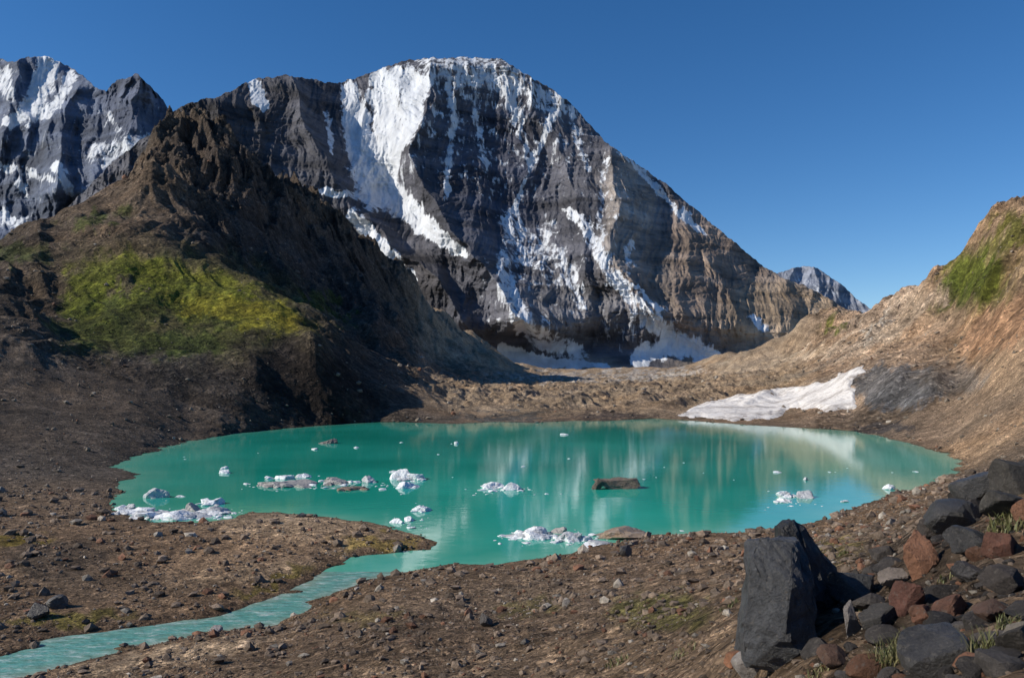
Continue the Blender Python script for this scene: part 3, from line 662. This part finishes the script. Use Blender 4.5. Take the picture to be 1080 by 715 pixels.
for (cu_,cv,ru,rv_,n_) in cl:
    for _ in range(n_):
        u=cu_+r.normal()*ru*0.5; v=cv+r.normal()*rv_*0.5
        if v<450: continue
        Y=H*F/(v-V0); X=(u-U0)*Y/F
        if water_sd(np.array([X]),np.array([Y]))[0]>-0.4: continue
        w=Y/F*min(1.3*(r.pareto(1.6)+1),8)
        sh=rotz(rockshape(2,r,10,0.6)*np.array([w*0.65,w*0.5,w*0.16]),r.uniform(0,6)); V.append(sh+np.array([X,Y,w*0.03])); Fc.append(ICO[2][1]+o); o+=len(sh)
mesh_from('ice_floes',np.vstack(V),np.vstack(Fc),M_berg,np.tile(np.array(white),(o,1)),smooth=False)

# ------------------------------------------------------------------ PLANTS
M_leaf,nt,b=newmat('alpine_leaf')
colr=N(nt,'ShaderNodeVertexColor',layer_name='Col').outputs[0]
nt.links.new(colr,b.inputs['Base Color']); b.inputs['Roughness'].default_value=0.6
def plant(name,u,v,rad,hgt,nb,seed,c1=(0.07,0.085,0.025),c2=(0.16,0.14,0.06)):
    r=np.random.default_rng(seed); Y=find_Y(u,v); s=Y/F; V=[];Fc=[];Cc=[];o=0
    X0=(u-U0)*s
    for i in range(nb):
        a=r.uniform(0,6.28); rr_=rad*s*math.sqrt(r.random()); bx=X0+rr_*math.cos(a); by=Y+rr_*math.sin(a)
        bz=float(ground_z(U0+bx*F/by,by)[0])-0.01
        h=hgt*s*r.uniform(0.4,1.1); la=r.uniform(0,6.28); lean=r.uniform(0.1,0.8)*h; w=r.uniform(0.3,0.8)*s
        dx,dy=math.cos(la),math.sin(la); px_,py_=-dy*w,dx*w
        pts=[]
        for t,ww in ((0,1),(0.4,1.1),(0.75,0.7),(1,0.05)):
            cx=bx+dx*lean*t*t; cy=by+dy*lean*t*t; cz=bz+h*(t-0.25*t*t)
            pts+= [(cx-px_*ww,cy-py_*ww,cz),(cx+px_*ww,cy+py_*ww,cz)]
        V+=pts
        for j in range(3): Fc.append((o+2*j,o+2*j+1,o+2*j+3,o+2*j+2))
        m=r.random(); c=np.array(c1)*(1-m)+np.array(c2)*m; Cc+=[c]*8; o+=8
    mesh_from(name,np.array(V),np.array(Fc),M_leaf,np.array(Cc),smooth=True)
for i,(u,v,rad,h,n_) in enumerate([(940,700,26,36,300),(1035,695,16,44,90),(1072,552,26,18,300),(1050,560,14,10,80),(860,712,14,12,60),(1000,610,12,14,50),(1065,660,14,20,60),(915,640,10,12,40),(960,680,10,16,40),(890,585,8,8,40),(770,640,12,8,40),(720,690,14,9,50),(650,700,12,8,50)]):
    plant('alpine_plant' if i!=2 else 'grass_tuft',u,v,rad,h,n_,1500+i)
print('objects',time.time()-T0)

# ------------------------------------------------------------------ LIGHT / SKY / CAMERA
sdir=Vector((-0.92,-0.17,0.62)).normalized()
sun=bpy.data.lights.new('sun','SUN'); sun.energy=5.0; sun.angle=math.radians(0.5); sun.color=(1,0.91,0.77)
so=bpy.data.objects.new('sun',sun); so.rotation_euler=sdir.to_track_quat('Z','Y').to_euler(); so.location=(-200,0,300); bpy.context.scene.collection.objects.link(so)
w=bpy.data.worlds.new('World'); bpy.context.scene.world=w; w.use_nodes=True; nt=w.node_tree; nt.nodes.clear()
sk=nt.nodes.new('ShaderNodeTexSky'); sk.sky_type='NISHITA'; sk.sun_disc=False; sk.sun_elevation=math.asin(sdir.z); sk.sun_rotation=math.atan2(sdir.x,sdir.y)
sk.altitude=2600; sk.air_density=1.15; sk.dust_density=0.15; sk.ozone_density=3.0
hs=nt.nodes.new('ShaderNodeHueSaturation'); hs.inputs['Saturation'].default_value=1.28; hs.inputs['Hue'].default_value=0.504
bg=nt.nodes.new('ShaderNodeBackground'); bg.inputs[1].default_value=0.115; ou=nt.nodes.new('ShaderNodeOutputWorld')
nt.links.new(sk.outputs[0],hs.inputs['Color']); nt.links.new(hs.outputs[0],bg.inputs[0]); nt.links.new(bg.outputs[0],ou.inputs[0])
cam=bpy.data.cameras.new('camera'); co_=bpy.data.objects.new('camera',cam); bpy.context.scene.collection.objects.link(co_)
co_.location=(0,0,H); co_.rotation_euler=(math.radians(90),0,0); cam.sensor_width=36; cam.lens=36*F/1080; cam.shift_y=42.5/1080
cam.clip_start=0.1; cam.clip_end=40000
sc=bpy.context.scene; sc.camera=co_
sc.view_settings.view_transform='Standard'; sc.view_settings.look='None'; sc.view_settings.exposure=0
print('done',time.time()-T0)
